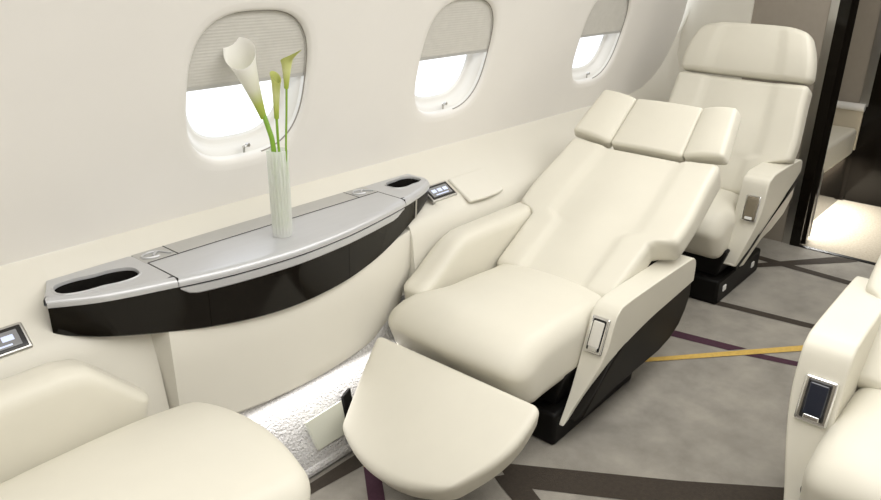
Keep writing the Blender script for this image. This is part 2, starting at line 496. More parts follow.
# bulkhead at the end of the cabin
def wallbox(name, lo, hi, m, bevel=None):
    o = boxo(name, lo, hi, m, None, bevel); return tag(o, kind='structure')
bm = bmesh.new()
box(bm, (XE, 1.008, 0), (XE + .10, 1.372, 1.95), 0)
box(bm, (XE - .012, 1.372, 0), (XE + .10, 2.0, 1.95), 1)
box(bm, (XE - .006, .969, 0), (XE + .1, 1.008, 1.95), 2)
box(bm, (XE, -1.0, 0), (XE + .10, -.05, 1.95), 0)
bk = link_mesh('wall_back', bm, [GREYPANEL, LEDGE, STEEL], smooth=False); tag(bk, kind='structure')
bm = bmesh.new(); box(bm, (XE - .012, .918, 0), (XE + .14, .969, 1.95)); box(bm, (XE + .05, .905, 0), (XE + .07, .918, 1.95))
box(bm, (XE - .012, -.05, 0), (XE + .14, .0, 1.95))
dr = link_mesh('door_1', bm, BLACK, smooth=False); tag(dr, kind='structure')
wallbox('trim_4', (XE - .01, -.0, -.002), (XE + .02, .918, .004), PLINTH)
bm = bmesh.new(); tube(bm, [(XE + .145, .914, .02), (XE + .145, .914, .40)], .004, 8)  # thin steel rod modelled in place of a bright reflection on the post
post_refl = link_mesh('post_reflection', bm, STEEL); tag(post_refl, kind='structure')

# next compartment
bm = bmesh.new(); box(bm, (4.105, -1.0, -.04), (5.3, 2.0, .0))
f2 = link_mesh('floor.001', bm, CARPET2, smooth=False); tag(f2, kind='structure')
bm = bmesh.new()
box(bm, (5.17, .995, 0), (5.27, 2.0, 1.95), 0); box(bm, (5.16, .945, .60), (5.27, .995, 1.95), 1); box(bm, (5.158, .945, 0), (5.27, .995, .60), 2)
box(bm, (5.155, -1.0, 0), (5.27, .945, 1.95), 2)
wb2 = link_mesh('wall_back.001', bm, [GREYPANEL, STEEL, BLACK], smooth=False); tag(wb2, kind='structure')
bm = bmesh.new(); box(bm, (4.19, 1.62, 0), (5.17, 1.68, 1.95))
wl2 = link_mesh('wall_left.001', bm, SIDEWALL, smooth=False); tag(wl2, kind='structure')
bm = bmesh.new(); box(bm, (4.19, -1.02, 0), (5.17, -.98, 1.95))
wr2 = link_mesh('wall_right.001', bm, SIDEWALL, smooth=False); tag(wr2, kind='structure')
# rest of the cabin shell
wallbox('wall_right', (XB, -1.06, 0), (XE, -1.0, 1.95), SIDEWALL)
wallbox('wall_front', (XB - .06, -1.06, 0), (XB, 1.9, 1.95), GREYPANEL)
wallbox('ceiling', (XB, -1.06, 1.93), (5.3, 2.0, 1.97), CEIL)

# divan seen through the doorway
dv = empty('divan', (4.65, 1.0, 0), label='cream leather divan on a black base seen through the doorway', cat='divan')
def dpart(o): o.parent = dv; o.matrix_parent_inverse = Matrix.Translation(-Vector(dv.location)); return o
dpart(boxo('base', (4.2, .985, 0.0), (5.13, 1.55, .300), BLACK, None))
bm = bmesh.new(); add_rbox(bm, (.93, .56, .17), .025, (6, 4, 2), lambda p: p + Vector((4.665, 1.245, .385)))
dpart(link_mesh('cushion', bm, LEATHER, angle=75))
bm = bmesh.new(); add_rbox(bm, (.90, .12, .34), .03, (6, 2, 4), lambda p: p + Vector((4.66, 1.50, .62)))
dpart(link_mesh('backrest', bm, LEATHER, angle=75))
cz = empty('cabinet', (5.08, 1.2, 0), label='low beige cabinet with a chrome top rail behind the divan', cat='cabinet')
def cpart(o): o.parent = cz; o.matrix_parent_inverse = Matrix.Translation(-Vector(cz.location)); return o
bm = bmesh.new(); box(bm, (5.135, .96, .33), (5.155, 1.5, .58))
cpart(boxo('plinth', (5.135, .96, 0), (5.155, 1.5, .33), BLACK))
cpart(link_mesh('body', bm, mat('beige_panel', (.55, .49, .38), .5), smooth=False))
bm = bmesh.new(); tube(bm, [(5.135, .955, .595), (5.135, 1.5, .595)], .024, 14)
cpart(link_mesh('rail', bm, mat('satin_rail', (.86, .85, .83), .3, metal=.25)))

# ------------------------------------------------------------------ seats
def rot_pad(name, parent, m, hw, length, thick, origin, ang, wfun=None, zfun=None, r=.03, n=(14, 18, 3), tfun=None, bfun=None):
    """slab lying along direction (cos ang, 0, sin ang) in seat u/z plane. front face = +normal.
    wfun(t)->half width; zfun(t, v)->bulge of the front face along the normal."""
    d = Vector((math.cos(ang), 0, math.sin(ang))); nrm = Vector((-math.sin(ang), 0, math.cos(ang)))
    O = Vector(origin)
    def warp(p):
        t = p.x / length + .5
        s = p.y / hw
        w = wfun(t) if wfun else hw
        k = (p.z / thick + .5)
        b = (zfun(t, s) if zfun else 0) * max(0, k)
        ex = tfun(t, s) if tfun else 0
        return O + d * (t * length + ex) + Vector((0, s * w, 0)) + nrm * ((p.z - thick / 2) * (bfun(t, s) if bfun else 1) + b)
    bm = bmesh.new(); add_rbox(bm, (length, hw * 2, thick), r, n, warp)
    return link_mesh(name, bm, m, parent, angle=80)

def arm_outline(z_top, u_back, style, short=False):
    """(u,z) outline of the upholstered arm: front/top curve then the lower boundary back to the tip"""
    dz = z_top - .45
    f = 1 + dz / .45
    top = [(.012, .080), (.045, .135), (.082, .215 * f), (.122, .325 * f), (.150, .408 + dz), (.178, .442 + dz), (.225, .453 + dz), (.40, .455 + dz), (u_back - .07, .452 + dz), (u_back - .015, .440 + dz), (u_back, .41 + dz)]
    if style == 'dark':
        low = [(u_back, .352 + dz), (u_back - .16, .340 + dz), (.41, .325 + dz), (.25, .292 + dz), (.175, .25 + dz * .8), (.115, .19 + dz * .3), (.055, .10)]
    else:
        low = [(u_back, .385 + dz), (u_back - .09, .345 + dz), (.40, .292 + dz), (.27, .235 + dz * .8), (.17, .15 + dz * .6), (.10, .07 + dz * .5), (.05, .07)]
    if style == 'light' and short:
        top = [(.058, .180), (.062, .215), (.080, .285), (.112, .375), (.142, .415 + dz)] + top[5:]
        low = low[:4] + [(.185, .235), (.125, .195), (.085, .172)]
    return top, low

def prism_v(bm, outline, vo, vi, mi=0):
    """outline of (u,z); vo(z), vi(z) give the outer/inner lateral positions"""
    A = [bm.verts.new((u, vo(z), z)) for u, z in outline]
    B = [bm.verts.new((u, vi(z), z)) for u, z in outline]
    n = len(A)
    bm.faces.new(A).material_index = mi; bm.faces.new(B[::-1]).material_index = mi
    for i in range(n):
        j = (i + 1) % n
        bm.faces.new((A[i], B[i], B[j], A[j])).material_index = mi

def seat(name, x0, yc, face, label, arm_side, z_arm, u_arm, style, recl, cush_u, back_u, back_z, back_top, head, handset, cush_back, tagp=True, cz=0.0, cnose=.055, cwl=.236):
    """face=+1: occupant looks toward -X.  arm_side=-1: aisle arm on the -v side."""
    root = empty(name, (x0, yc, 0), 0 if face > 0 else PI, label, 'seat', None)
    sgn = arm_side
    # plinth and pan
    bm = bmesh.new()
    rg = [[(-.0, -.235, 0), (.53, -.235, 0), (.53, .235, 0), (0, .235, 0)], [(.0, -.232, .115), (.55, -.232, .115), (.55, .232, .115), (0, .232, .115)]]
    loft(bm, rg); base = link_mesh('base', bm, PLINTH, root, bevel=.012)
    if tagp:
        for u in (.06, .42):
            bm = bmesh.new(); box(bm, (u, sgn * .2345 - .004, .05), (u + .032, sgn * .2345 + .004, .076))
            link_mesh('track_cover', bm, WHITEP, base, bevel=.002)
    bm = bmesh.new()
    loft(bm, [[(.04, -.20, .115), (.5, -.20, .115), (.5, .20, .115), (.04, .20, .115)], [(.03, -.236, .25), (.52, -.236, .25), (.52, .236, .25), (.03, .236, .25)]])
    link_mesh('seat_pan', bm, PLINTH, root, bevel=.01)
    # cushion
    u0, u1 = cush_u, cush_back
    L = u1 - u0; zc0, zc1 = .205, .405 + cz
    def cw(p):
        t = p.x / L + .5; s = p.y / .236; k = p.z / (zc1 - zc0) + .5
        bow = -.045 * (1 - s * s) * (1 - sstep(0, .6, t)) * k
        crown = (.030 * max(0, 1 - s * s) ** .8 + .012 * math.sin(min(1, t * 1.2) * PI)) * max(0, k)
        nose = -cnose * (1 - sstep(0, .30, t)) ** 2 * max(0, k)
        under = .06 * (1 - k) * (1 - sstep(0, .4, t))
        return Vector((u0 + t * L + bow + under, p.y * (recl.get('vi', .2215) + .0165) / .238 if p.y * -sgn < 0 else p.y * lerp(cwl / .236, 1, sstep(.05, .45, t)), lerp(zc0, zc1, k) + crown + nose))
    bm = bmesh.new(); add_rbox(bm, (L, .472, zc1 - zc0), .055, (16, 14, 3), cw)
    link_mesh('cushion', bm, LEATHER, root, angle=80)
    # backrest
    ang = math.atan2(back_top[1] - back_z, back_top[0] - back_u)
    bl = math.hypot(back_top[0] - back_u, back_top[1] - back_z)
    tw = recl['wing_t']
    def wf(t): 
        return lerp(lerp(.232, .243, min(1, t / tw)), recl.get('ww', .33) * lerp(1, .93, sstep(tw, 1, t)), sstep(tw - .015, tw + .035, t) * .90 + .10 * sstep(tw, tw + .22, t))
    def zf(t, s):
        a = abs(s)
        return .016 * sstep(.50, .60, a) + .010 * sstep(.6, 1, a) * sstep(.3, .8, t) + .014 * (1 - sstep(0, .5, a)) * math.sin(t * PI)
    rot_pad('backrest', root, LEATHER, .33, bl, .10, (back_u, 0, back_z), ang, wf, zf, r=.028, n=(40, 26, 3), bfun=lambda t, s: 1 - .16 * sstep(.66, .92, abs(s)) * (1 - sstep(tw + .12, tw + .45, t)))
    # headrest
    if head['kind'] == 'folded':
        ha = head['ang']; hl = head['len']
        h0 = Vector((back_top[0] + .004, 0, back_top[1] + .012))
        hr = rot_pad('headrest', root, LEATHER, .145, hl, .06, h0, ha, lambda t: .150 - .012 * t, lambda t, s: .006 * (1 - s * s), r=.014, n=(8, 8, 2))
        for sd in (-1, 1):
            fold = math.radians(15)
            d = Vector((math.cos(ha), 0, math.sin(ha))); nn = Vector((-math.sin(ha), 0, math.cos(ha)))
            wv = Vector((0, sd * math.cos(fold), 0)) + nn * math.sin(fold)
            nw = wv.cross(d).normalized()
            if nw.dot(nn) < 0: nw = -nw
            ww = .166
            def warp(p, wv=wv, nw=nw):
                t = p.x / hl + .5; s = p.y / ww + .5
                w0 = .146 - .012 * t
                base_ = h0 + d * (t * hl * (1 - .04 * s) + .004 * s) + Vector((0, sd * w0, 0))
                return base_ + wv * (s * ww * (1 - .14 * t)) + nw * (p.z - .031 + .010 * math.sin(s * PI) * (p.z / .06 + .5))
            b = bmesh.new(); add_rbox(b, (hl, ww, .062), .016, (8, 6, 2), warp)
            link_mesh('headrest_wing', b, LEATHER, hr, angle=80)
    else:
        ha = head['ang']; hl = head['len']
        h0 = Vector((back_top[0] + .002, 0, back_top[1] + .006))
        def hw(t): return min(.306, recl.get('ww', .33)) - .06 * max(0, t) ** 2.2
        def hz(t, s):
            a = abs(s)
            return .010 + .012 * sstep(.5, .6, a) + .012 * math.sin(min(1, t * 1.1) * PI) 
        rot_pad('headrest', root, LEATHER, .318, hl, .085, h0, ha, hw, hz, r=.030, n=(12, 22, 3), tfun=lambda t, s: -.030 * t * s ** 4)
    # arms
    top, low = arm_outline(z_arm, u_arm, style, recl.get('short', False))
    def vo(z): return lerp(.255, .322, sstep(.06, z_arm - .10, z))
    def vi(z): return recl.get('vi', .2385)
    ol = [(p.x, p.y) for p in crom([(u, z, 0) for u, z in top], 4)] + [(p.x, p.y) for p in crom([(u, z, 0) for u, z in low], 3)]
    bm = bmesh.new(); prism_v(bm, ol, lambda z: sgn * vo(z), lambda z: sgn * vi(z))
    arm = link_mesh('armrest', bm, LEATHER2, root, bevel=.016, seg=4, angle=50)
    # dark side shell under the arm pad
    if style == 'dark':
        sh = [(.035, .095)] + [(u, z + .012) for u, z in reversed(low)][0:] + [(u_arm + .004, .29), (u_arm - .02, .24), (u_arm - .06, .195), (u_arm - .12, .160), (u_arm - .19, .136), (u_arm - .30, .125), (.3, .118), (.1, .10)]
        bm = bmesh.new(); prism_v(bm, sh, lambda z: sgn * (lerp(.27, .322, sstep(.05, .17, z)) - .006), lambda z: sgn * .2395)
        link_mesh('side_shell', bm, SHELL, root, bevel=.008, angle=40)
    else:
        sh = [(u, z + .01) for u, z in reversed(low)] + [(u_arm + .006, z_arm - .07), (u_arm + .004, z_arm - .10)] + [(u + .030, z - .034) for u, z in low[1:]]
        bm = bmesh.new(); prism_v(bm, sh, lambda z: sgn * (vo(z) - .001), lambda z: sgn * .2395)
        link_mesh('shell_edge', bm, PLINTH, root, bevel=.004, angle=40)
        sh2 = [(.17, .14)] + [(u + .015, z - .012) for u, z in reversed(low[1:-2])] + [(u_arm, z_arm - .10), (u_arm + .002, z_arm - .19), (u_arm - .05, z_arm - .27), (u_arm - .17, z_arm - .325), (u_arm - .28, z_arm - .34), (.22, .13)]
        bm = bmesh.new(); prism_v(bm, sh2, lambda z: sgn * (vo(z + .05) - .012), lambda z: sgn * .2395)
        link_mesh('side_shell', bm, LEATHER2, root, bevel=.02, angle=40)
    # handset on the sloping front of the arm
    f = 1 + (z_arm - .45) / .45
    p0 = Vector((.078, 0, .205 * f)); p1 = Vector((.150, 0, .400 + (z_arm - .45)))
    dirn = (p1 - p0).normalized(); nr = Vector((-dirn.z, 0, dirn.x))
    c = lerp(p0, p1, handset['t']); c.y = sgn * handset.get('v', .278); c = c + nr * .006
    hh, hwid = handset['h'], handset['w']
    fr = [CHROME, CHROME, CHROME][0]
    def place(p): return c + dirn * p.x + Vector((0, p.y, 0)) + nr * p.z
    bm = bmesh.new(); 
    add_rbox(bm, (hh, hwid, .014), .006, (3, 3, 1), lambda p: place(p))
    cp_ = link_mesh('handset_frame', bm, CHROME, root, angle=60)
    bm = bmesh.new(); add_rbox(bm, (hh * .86, hwid * .74, .012), .005, (3, 3, 1), lambda p: place(p + Vector((hh * .01, 0, .0035))))
    link_mesh('handset_well', bm, handset['well'], cp_, angle=60)
    bm = bmesh.new(); add_rbox(bm, (hh * .70, hwid * .60, .012), .004, (3, 3, 1), lambda p: place(p + Vector((hh * .03, 0, .006))))
    link_mesh('handset', bm, handset['m'], cp_, angle=60)
    bm = bmesh.new(); add_rbox(bm, (hh * .12, hwid * .5, .010), .003, (2, 2, 1), lambda p: place(p + Vector((-hh * .37, 0, .006))))
    link_mesh('handset_latch', bm, handset.get('lm', CHROME), cp_, angle=60)
    # fixed arm on the wall side
    wa = -sgn
    ua0, ua1 = recl.get('wa', (-.08, .62))
    La = ua1 - ua0; zt = recl.get('waz', .56)
    def aw(p):
        t = p.x / La + .5; s = (p.y / .11 + .5); k = p.z / .36 + .5
        arch = -.13 * (1 - sstep(0, recl.get('arch', .42), t)) ** 1.4 * k
        fl = .02 * k
        return Vector((ua0 + t * La + .05 * (1 - k) * (1 - t), wa * lerp(.2385, .345, s) , zt - .36 + k * .36 + arch))
    bm = bmesh.new(); add_rbox(bm, (La, .11, .36), .040, (18, 4, 8), aw)
    link_mesh('armrest', bm, LEATHER2, root, angle=80)
    return root

HS_MAIN = dict(t=.80, h=.118, w=.062, well=BEZEL, m=HANDGREY)
HS_B = dict(t=.66, v=.274, h=.115, w=.064, well=HANDBRONZE, m=HANDBRONZE, lm=WHITEP)
HS_D = dict(v=.258, t=.66, h=.118, w=.076, well=BEZEL, m=DKGLASS)

main = seat('cabin_seat', 1.715, 1.2, 1, 'cream leather seat reclined flat with its footrest raised, beside the side table', -1, .45, .755, 'dark',
     dict(wing_t=.405, wa=(-.10, .60), waz=.555), -.215, .285, .400, (.905, .742), dict(kind='folded', ang=math.radians(42), len=.235), HS_MAIN, .33, cwl=.325, tagp=False)
back = seat('cabin_seat', 3.064, 1.21, 1, 'upright cream leather seat in front of the taupe bulkhead, behind the reclined seat', -1, .575, .615, 'light',
     dict(wing_t=.33, waz=.575, vi=.208, short=True), -.075, .325, .420, (.54, .915), dict(kind='full', ang=math.radians(76), len=.245), HS_B, .38)
right_s = seat('cabin_seat', 1.655, .03, 1, 'cream leather seat across the aisle, cut off by the right edge of the photo', 1, .585, .69, 'light',
     dict(wing_t=.43, waz=.575, vi=.208, ww=.28), -.095, .325, .420, (.80, .80), dict(kind='full', ang=math.radians(55), len=.245), HS_D, .38, tagp=False, cnose=.035)
left_s = seat('cabin_seat', .66, 1.2, -1, 'cream leather seat in the lower left corner facing the reclined seat', 1, .50, .78, 'light',
     dict(wing_t=.33, wa=(-.035, .9), waz=.62, arch=.20), -.125, .62, .420, (.86, .915), dict(kind='full', ang=math.radians(76), len=.245), HS_B, .66, tagp=False, cz=.045, cnose=.012)

# footrest of the reclined seat
def footrest(root):
    # outline on the sloping plane, seat coordinates (u, v)
    hinge_u, hinge_z = -.25, .336
    sl = .58
    TL = Vector((-.262, .285)); TR = Vector((-.258, -.338)); BL = Vector((-.535, .165)); BR = Vector((-.535, -.245))
    th = .105
    def warp(p):
        t = p.x + .5; s = p.y + .5; k = p.z / th + .5         # t: 0 hinge ->1 front ; s: 0 left(+v) ->1 right
        a = TL.lerp(TR, s); b = BL.lerp(BR, s)
        q = a.lerp(b, t)
        # bowed front edge and swelling sides
        q.x += -.055 * t * t * (1 - (2 * s - 1) ** 2)
        q.y += (-.040 * s + .004 * (1 - s)) * math.sin(t * PI) * 1.0
        z = hinge_z + sl * (q.x - hinge_u)
        crown = .014 * (1 - (2 * s - 1) ** 2) * math.sin(t * PI) * k
        n = Vector((-sl, 0, 1)).normalized()
        inset = 1 - .10 * (1 - k)
        c = Vector((-.39, -.02))
        qq = c + (q - c) * inset
        return Vector((qq.x, qq.y, z)) + n * (-(1 - k) * th + crown)
    bm = bmesh.new()
    # rounded box in unit space, radius scaled per axis by pre-mapping
    def w2(p): return warp(Vector((p.x / .34, p.y / .56, p.z)))
    add_rbox(bm, (.34, .56, th), .026, (14, 18, 3), w2)
    return link_mesh('footrest', bm, LEATHER, root, angle=80)
footrest(main)

# ------------------------------------------------------------------ side table
TZ = .70
YF = [(.575, 1.648), (.62, 1.619), (.671, 1.590), (.73, 1.567), (.798, 1.546), (.90, 1.515), (1.0, 1.494), (1.165, 1.478), (1.33, 1.486), (1.45, 1.504), (1.60, 1.535), (1.70, 1.560), (1.79, 1.590), (1.85, 1.618), (1.885, 1.650), (1.895, 1.690)]
def yf(x): return smooth_interp(YF, x)
YBK = 1.752
ZB = [(.575, .606), (.60, .600), (.67, .584), (.8, .560), (.9, .546), (1.06, .531), (1.2, .529), (1.35, .535), (1.5, .552), (1.6, .573), (1.7, .600), (1.8, .624), (1.86, .640), (1.895, .662)]
def zb(x): return smooth_interp(ZB, x)
tbl = empty('side_table', (1.2, 1.65, .53), label='bow-fronted silver and black side table along the window wall', cat='side table')
def tpart(o, par=None):
    o.parent = par or tbl
    if par is None: o.matrix_parent_inverse = Matrix.Translation(-Vector(tbl.location))
    return o
def xs_between(a, b, n): return [lerp(a, b, k / n) for k in range(n + 1)]
def slab(name, xa, xb, yb, lip, m, z0=TZ - .020, z1=TZ, n=24, front=None, cut=None, endcap=None):
    """table top piece between xa, xb: back at yb, front follows the bow + lip; rounded front nose"""
    bm = bmesh.new(); rings = []
    for x in xs_between(xa, xb, n):
        y = (front(x) if front else yf(x)) - lip
        rings.append([(x, yb, z0), (x, yb, z1), (x, y + .022, z1), (x, y + .010, z1 - .002), (x, y + .003, z1 - .007), (x, y, z1 - .014), (x, y + .001, z0 - .002), (x, y + .006, z0 - .004)])
    loft(bm, rings)
    return link_mesh(name, bm, m, None, angle=40)
def slot_outline(cx, cy, hl, hw, waist, rot=0.0, n=48):
    out = []
    for k in range(n):
        a = 2 * PI * k / n
        dx, dy = sup(a, hl, hw, 3.0)
        dy *= 1 - waist * math.exp(-(dx / (hl * .28)) ** 2)
        out.append((cx + dx * math.cos(rot) - dy * math.sin(rot), cy + dx * math.sin(rot) + dy * math.cos(rot)))
    return out
def cap_top(name, xa, xb, cup, m):
    """end piece of the top with a hole for the cup well: built as outline with hole bridged"""
    bm = bmesh.new()
    # outer outline on top (counter-clockwise), inset of the nose
    N = 22
    fr = [(x, yf(x)) for x in xs_between(xa, xb, N)]
    out = [(x, y + .018) for x, y in fr] + [(xb, YBK), (xa + (.045 if xa < 1 else 0), YBK)]
    if xa < 1: out = [(max(x, .584), y) for x, y in out]
    else: out = [(min(x, 1.884), y) for x, y in out]
    cx, cy = cup[0], cup[1]
    # resample outline by angle around the cup centre
    K = 72; hole = slot_outline(*cup, n=K)
    def hit(a):
        d = Vector((math.cos(a), math.sin(a))); best = None
        for (p, q) in zip(out, out[1:] + out[:1]):
            p = Vector(p) - Vector((cx, cy)); q = Vector(q) - Vector((cx, cy)); e = q - p
            den = d.x * e.y - d.y * e.x
            if abs(den) < 1e-12: continue
            t = (p.x * e.y - p.y * e.x) / den; u = (p.x * d.y - p.y * d.x) / den
            if t > 0 and -1e-6 <= u <= 1 + 1e-6 and (best is None or t < best): best = t
        return (cx + d.x * best, cy + d.y * best)
    H = []
    for k in range(K):
        hx, hy = hole[k]; a = math.atan2(hy - cy, hx - cx)
        H.append((hx, hy, hit(a)))
    o_ = [(h[2][0], h[2][1], TZ) for h in H]
    rim1 = [(cx + (h[0] - cx) * 1.07, cy + (h[1] - cy) * 1.10, TZ) for h in H]
    rim2 = [(cx + (h[0] - cx) * 1.05, cy + (h[1] - cy) * 1.075, TZ + .0025) for h in H]
    rim3 = [(cx + (h[0] - cx) * 1.02, cy + (h[1] - cy) * 1.03, TZ + .0025) for h in H]
    rim4 = [(h[0], h[1], TZ - .004) for h in H]
    rim5 = [(h[0], h[1], TZ - .006) for h in H]
    loft(bm, [o_, rim1, rim2, rim3, rim4, rim5], True, False)
    # nose around the front and the free end
    rings = []
    xs_ = xs_between(xa, xb, 40)
    for x in xs_:
        y = yf(x); xi = max(x, .584) if xa < 1 else min(x, 1.884)
        rings.append([(xi, y + .018, TZ), (x, y + .008, TZ - .002), (x, y + .002, TZ - .007), (x, y, TZ - .014), (x, y + .001, TZ - .022), (x, y + .008, TZ - .025)])
    loft(bm, rings, False, False)
    xe = xa if xa < 1 else xb; s = 1 if xa < 1 else -1; xi = .584 if xa < 1 else 1.884
    y0 = yf(xe)
    sh = .045 if xa < 1 else 0.0
    loft(bm, [[(xi + k, y, TZ), (xe + k + s * .004, y, TZ - .002), (xe + k, y, TZ - .008), (xe + k, y, TZ - .022), (xe + k + s * .008, y, TZ - .025)] for y, k in ((y0 + .018, 0), (YBK, sh))], False, False)
    xm = xb if xa < 1 else xa
    loft(bm, [[(xm, y, TZ), (xm, y, TZ - .025)] for y in (yf(xm) + .01, YBK)], False, False)
    o = tpart(link_mesh(name, bm, m, None, angle=35))
    # the well
    b = bmesh.new()
    w0 = [(h[0] , h[1], TZ - .0055) for h in H]
    w1 = [(cx + (h[0] - cx) * .97, cy + (h[1] - cy) * .95, TZ - .022) for h in H]
    w2 = [(cx + (h[0] - cx) * .93, cy + (h[1] - cy) * .90, TZ - .060) for h in H]
    w3 = [(cx + (h[0] - cx) * .90, cy + (h[1] - cy) * .85, TZ - .066) for h in H]
    loft(b, [w0, w1, w2, w3], True, False); b.faces.new([b.verts.new(p) for p in w3])
    tpart(link_mesh('cup_well', b, CUPB, None, angle=40))
    return o
XL, XR = .838, 1.66           # joints between the end pieces and the hinged leaf
cap_top('end_top', .575, XL - .002, (.702, 1.664, .094, .043, .10, math.radians(-9)), SILVER)
cap_top('end_top', XR + .002, 1.895, (1.796, 1.688, .070, .041, .08, math.radians(5)), SILVER)
tpart(slab('leaf', XL, XR, 1.675, .0, SILVER))
# pull-out lip under the leaf
bm = bmesh.new(); rings = []
for x in xs_between(XL + .004, XR - .004, 40):
    y = yf(x); e = sstep(XL, XL + .035, x) * (1 - sstep(XR - .06, XR, x))
    zl = lerp(TZ - .030, TZ - .052, e)
    rings.append([(x, y + .03, TZ - .027), (x, y + .002, TZ - .027), (x, y + .003, lerp(TZ - .027, zl, .8)), (x, y + .008, zl), (x, y + .03, zl)])
loft(bm, rings); tpart(link_mesh('leaf_lip', bm, SILVER, None, angle=40))
# back strip
bm = bmesh.new()
bk_x = [(XL + .086, XL + .086), (1.2, 1.2), (XR - .086, XR - .086)]
loft(bm, [[(x, 1.676, TZ - .02), (x, 1.676, TZ + .001), (xb, YBK, TZ + .001), (xb, YBK, TZ - .02)] for x, xb in bk_x])
tpart(link_mesh('back_strip', bm, SILVERB, None, smooth=False))
# joint lines on the top
bm = bmesh.new()
for lo, hi in (((XL - .0016, yf(XL) + .004, TZ - .02), (XL + .0016, 1.675, TZ + .0006)), ((XR - .0012, yf(XR) + .004, TZ - .02), (XR + .0012, 1.675, TZ + .0006)),
               ((XL, 1.6745, TZ - .01), (XR, 1.6765, TZ + .0014)), ((XL + .0845, 1.676, TZ - .01), (XL + .087, YBK, TZ + .0016)), ((XR - .087, 1.676, TZ - .01), (XR - .0845, YBK, TZ + .0016))):
    box(bm, lo, hi)
tpart(link_mesh('joint_line', bm, BEZEL, None, smooth=False))
# hinge emblems: raised oval loop with a cross bar
for hx in (XL + .040, XR - .042):
    bm = bmesh.new(); box(bm, (hx - .044, 1.677, TZ - .02), (hx + .044, YBK, TZ + .0008))
    hp = tpart(link_mesh('hinge_plate', bm, SILVERB, None, smooth=False))
    bm = bmesh.new()
    pts = [(hx - .006 + .028 * math.cos(a), 1.712 + .019 * math.sin(a), TZ + .003) for a in [.6 + k / 20 * 2 * PI for k in range(15)]]
    tube(bm, pts, .0032, 8)
    tube(bm, [(hx - .010, 1.702, TZ + .004), (hx + .012, 1.724, TZ + .004)], .0032, 8)
    tube(bm, [(hx + .012, 1.732, TZ + .003), (hx + .036, 1.690, TZ + .003)], .0028, 8)
    he = link_mesh('emblem', bm, SILVER, None); he.parent = hp
# black apron in panels, with a lighter end strip
def apron(name, xa, xb, m, n=16, ins=.006):
    bm = bmesh.new(); rings = []
    for x in xs_between(xa, xb, n):
        y = yf(x) + ins; z1 = TZ - .024; z0 = zb(x)
        rings.append([(x, y, z1), (x, y + .001, lerp(z1, z0, .5)), (x, y + .002, z0 + .004), (x, y + .006, z0), (x, YBK - .03, z0), (x, YBK - .03, z1 - .045), (x, y + .02, z1 - .045), (x, y + .02, z1)])
    if xa < .6: rings[0] = [(x + .045 * max(0, y - yf(xa) - .006) / .1, y, z) for x, y, z in rings[0]]
    loft(bm, rings); return tpart(link_mesh(name, bm, m, None, angle=40))
apron('apron_panel', .577, .905, BLACK); apron('apron_panel', .9062, 1.36, BLACK); apron('apron_panel', 1.3612, 1.735, BLACK)
apron('apron_strip', 1.735, 1.747, STEEL, 4, .004); apron('apron_panel', 1.747, 1.893, SHELL)

# ------------------------------------------------------------------ vase and flowers
VX, VY = 1.193, 1.584
vs = empty('vase', (VX, VY, TZ), label='tall fluted frosted glass vase on the side table', cat='vase')
VH = .246
def ring_v(r, z, flute=.0016, n=96):
    return [(r_ * math.cos(a), r_ * math.sin(a), z) for a, r_ in ((k / n * 2 * PI, r + flute * math.cos(18 * k / n * 2 * PI)) for k in range(n))]
bm = bmesh.new()
vr = lambda z: .0268 + .0008 * z / VH
loft(bm, [ring_v(.020, .002, 0), ring_v(.0265, .0025, 0), ring_v(.0275, .010, .0), ring_v(vr(.02), .018)] + [ring_v(vr(z), z) for z in (.06, .12, .18, VH - .004)] + [ring_v(vr(VH) - .0012, VH, .0005)] +
     [ring_v(vr(VH) - .003, VH - .004, .0004)] + [ring_v(vr(z) - .0034, z, 0) for z in (.2, .12, .06, .024)] + [ring_v(.001, .022, 0)], True, False)
link_mesh('glass_body', bm, VASEG, vs, angle=60)
bm = bmesh.new(); loft(bm, [ring_v(.0225, .026, 0, 48), ring_v(.0228, .15, 0, 48)]); link_mesh('water', bm, WATER, vs, angle=50)

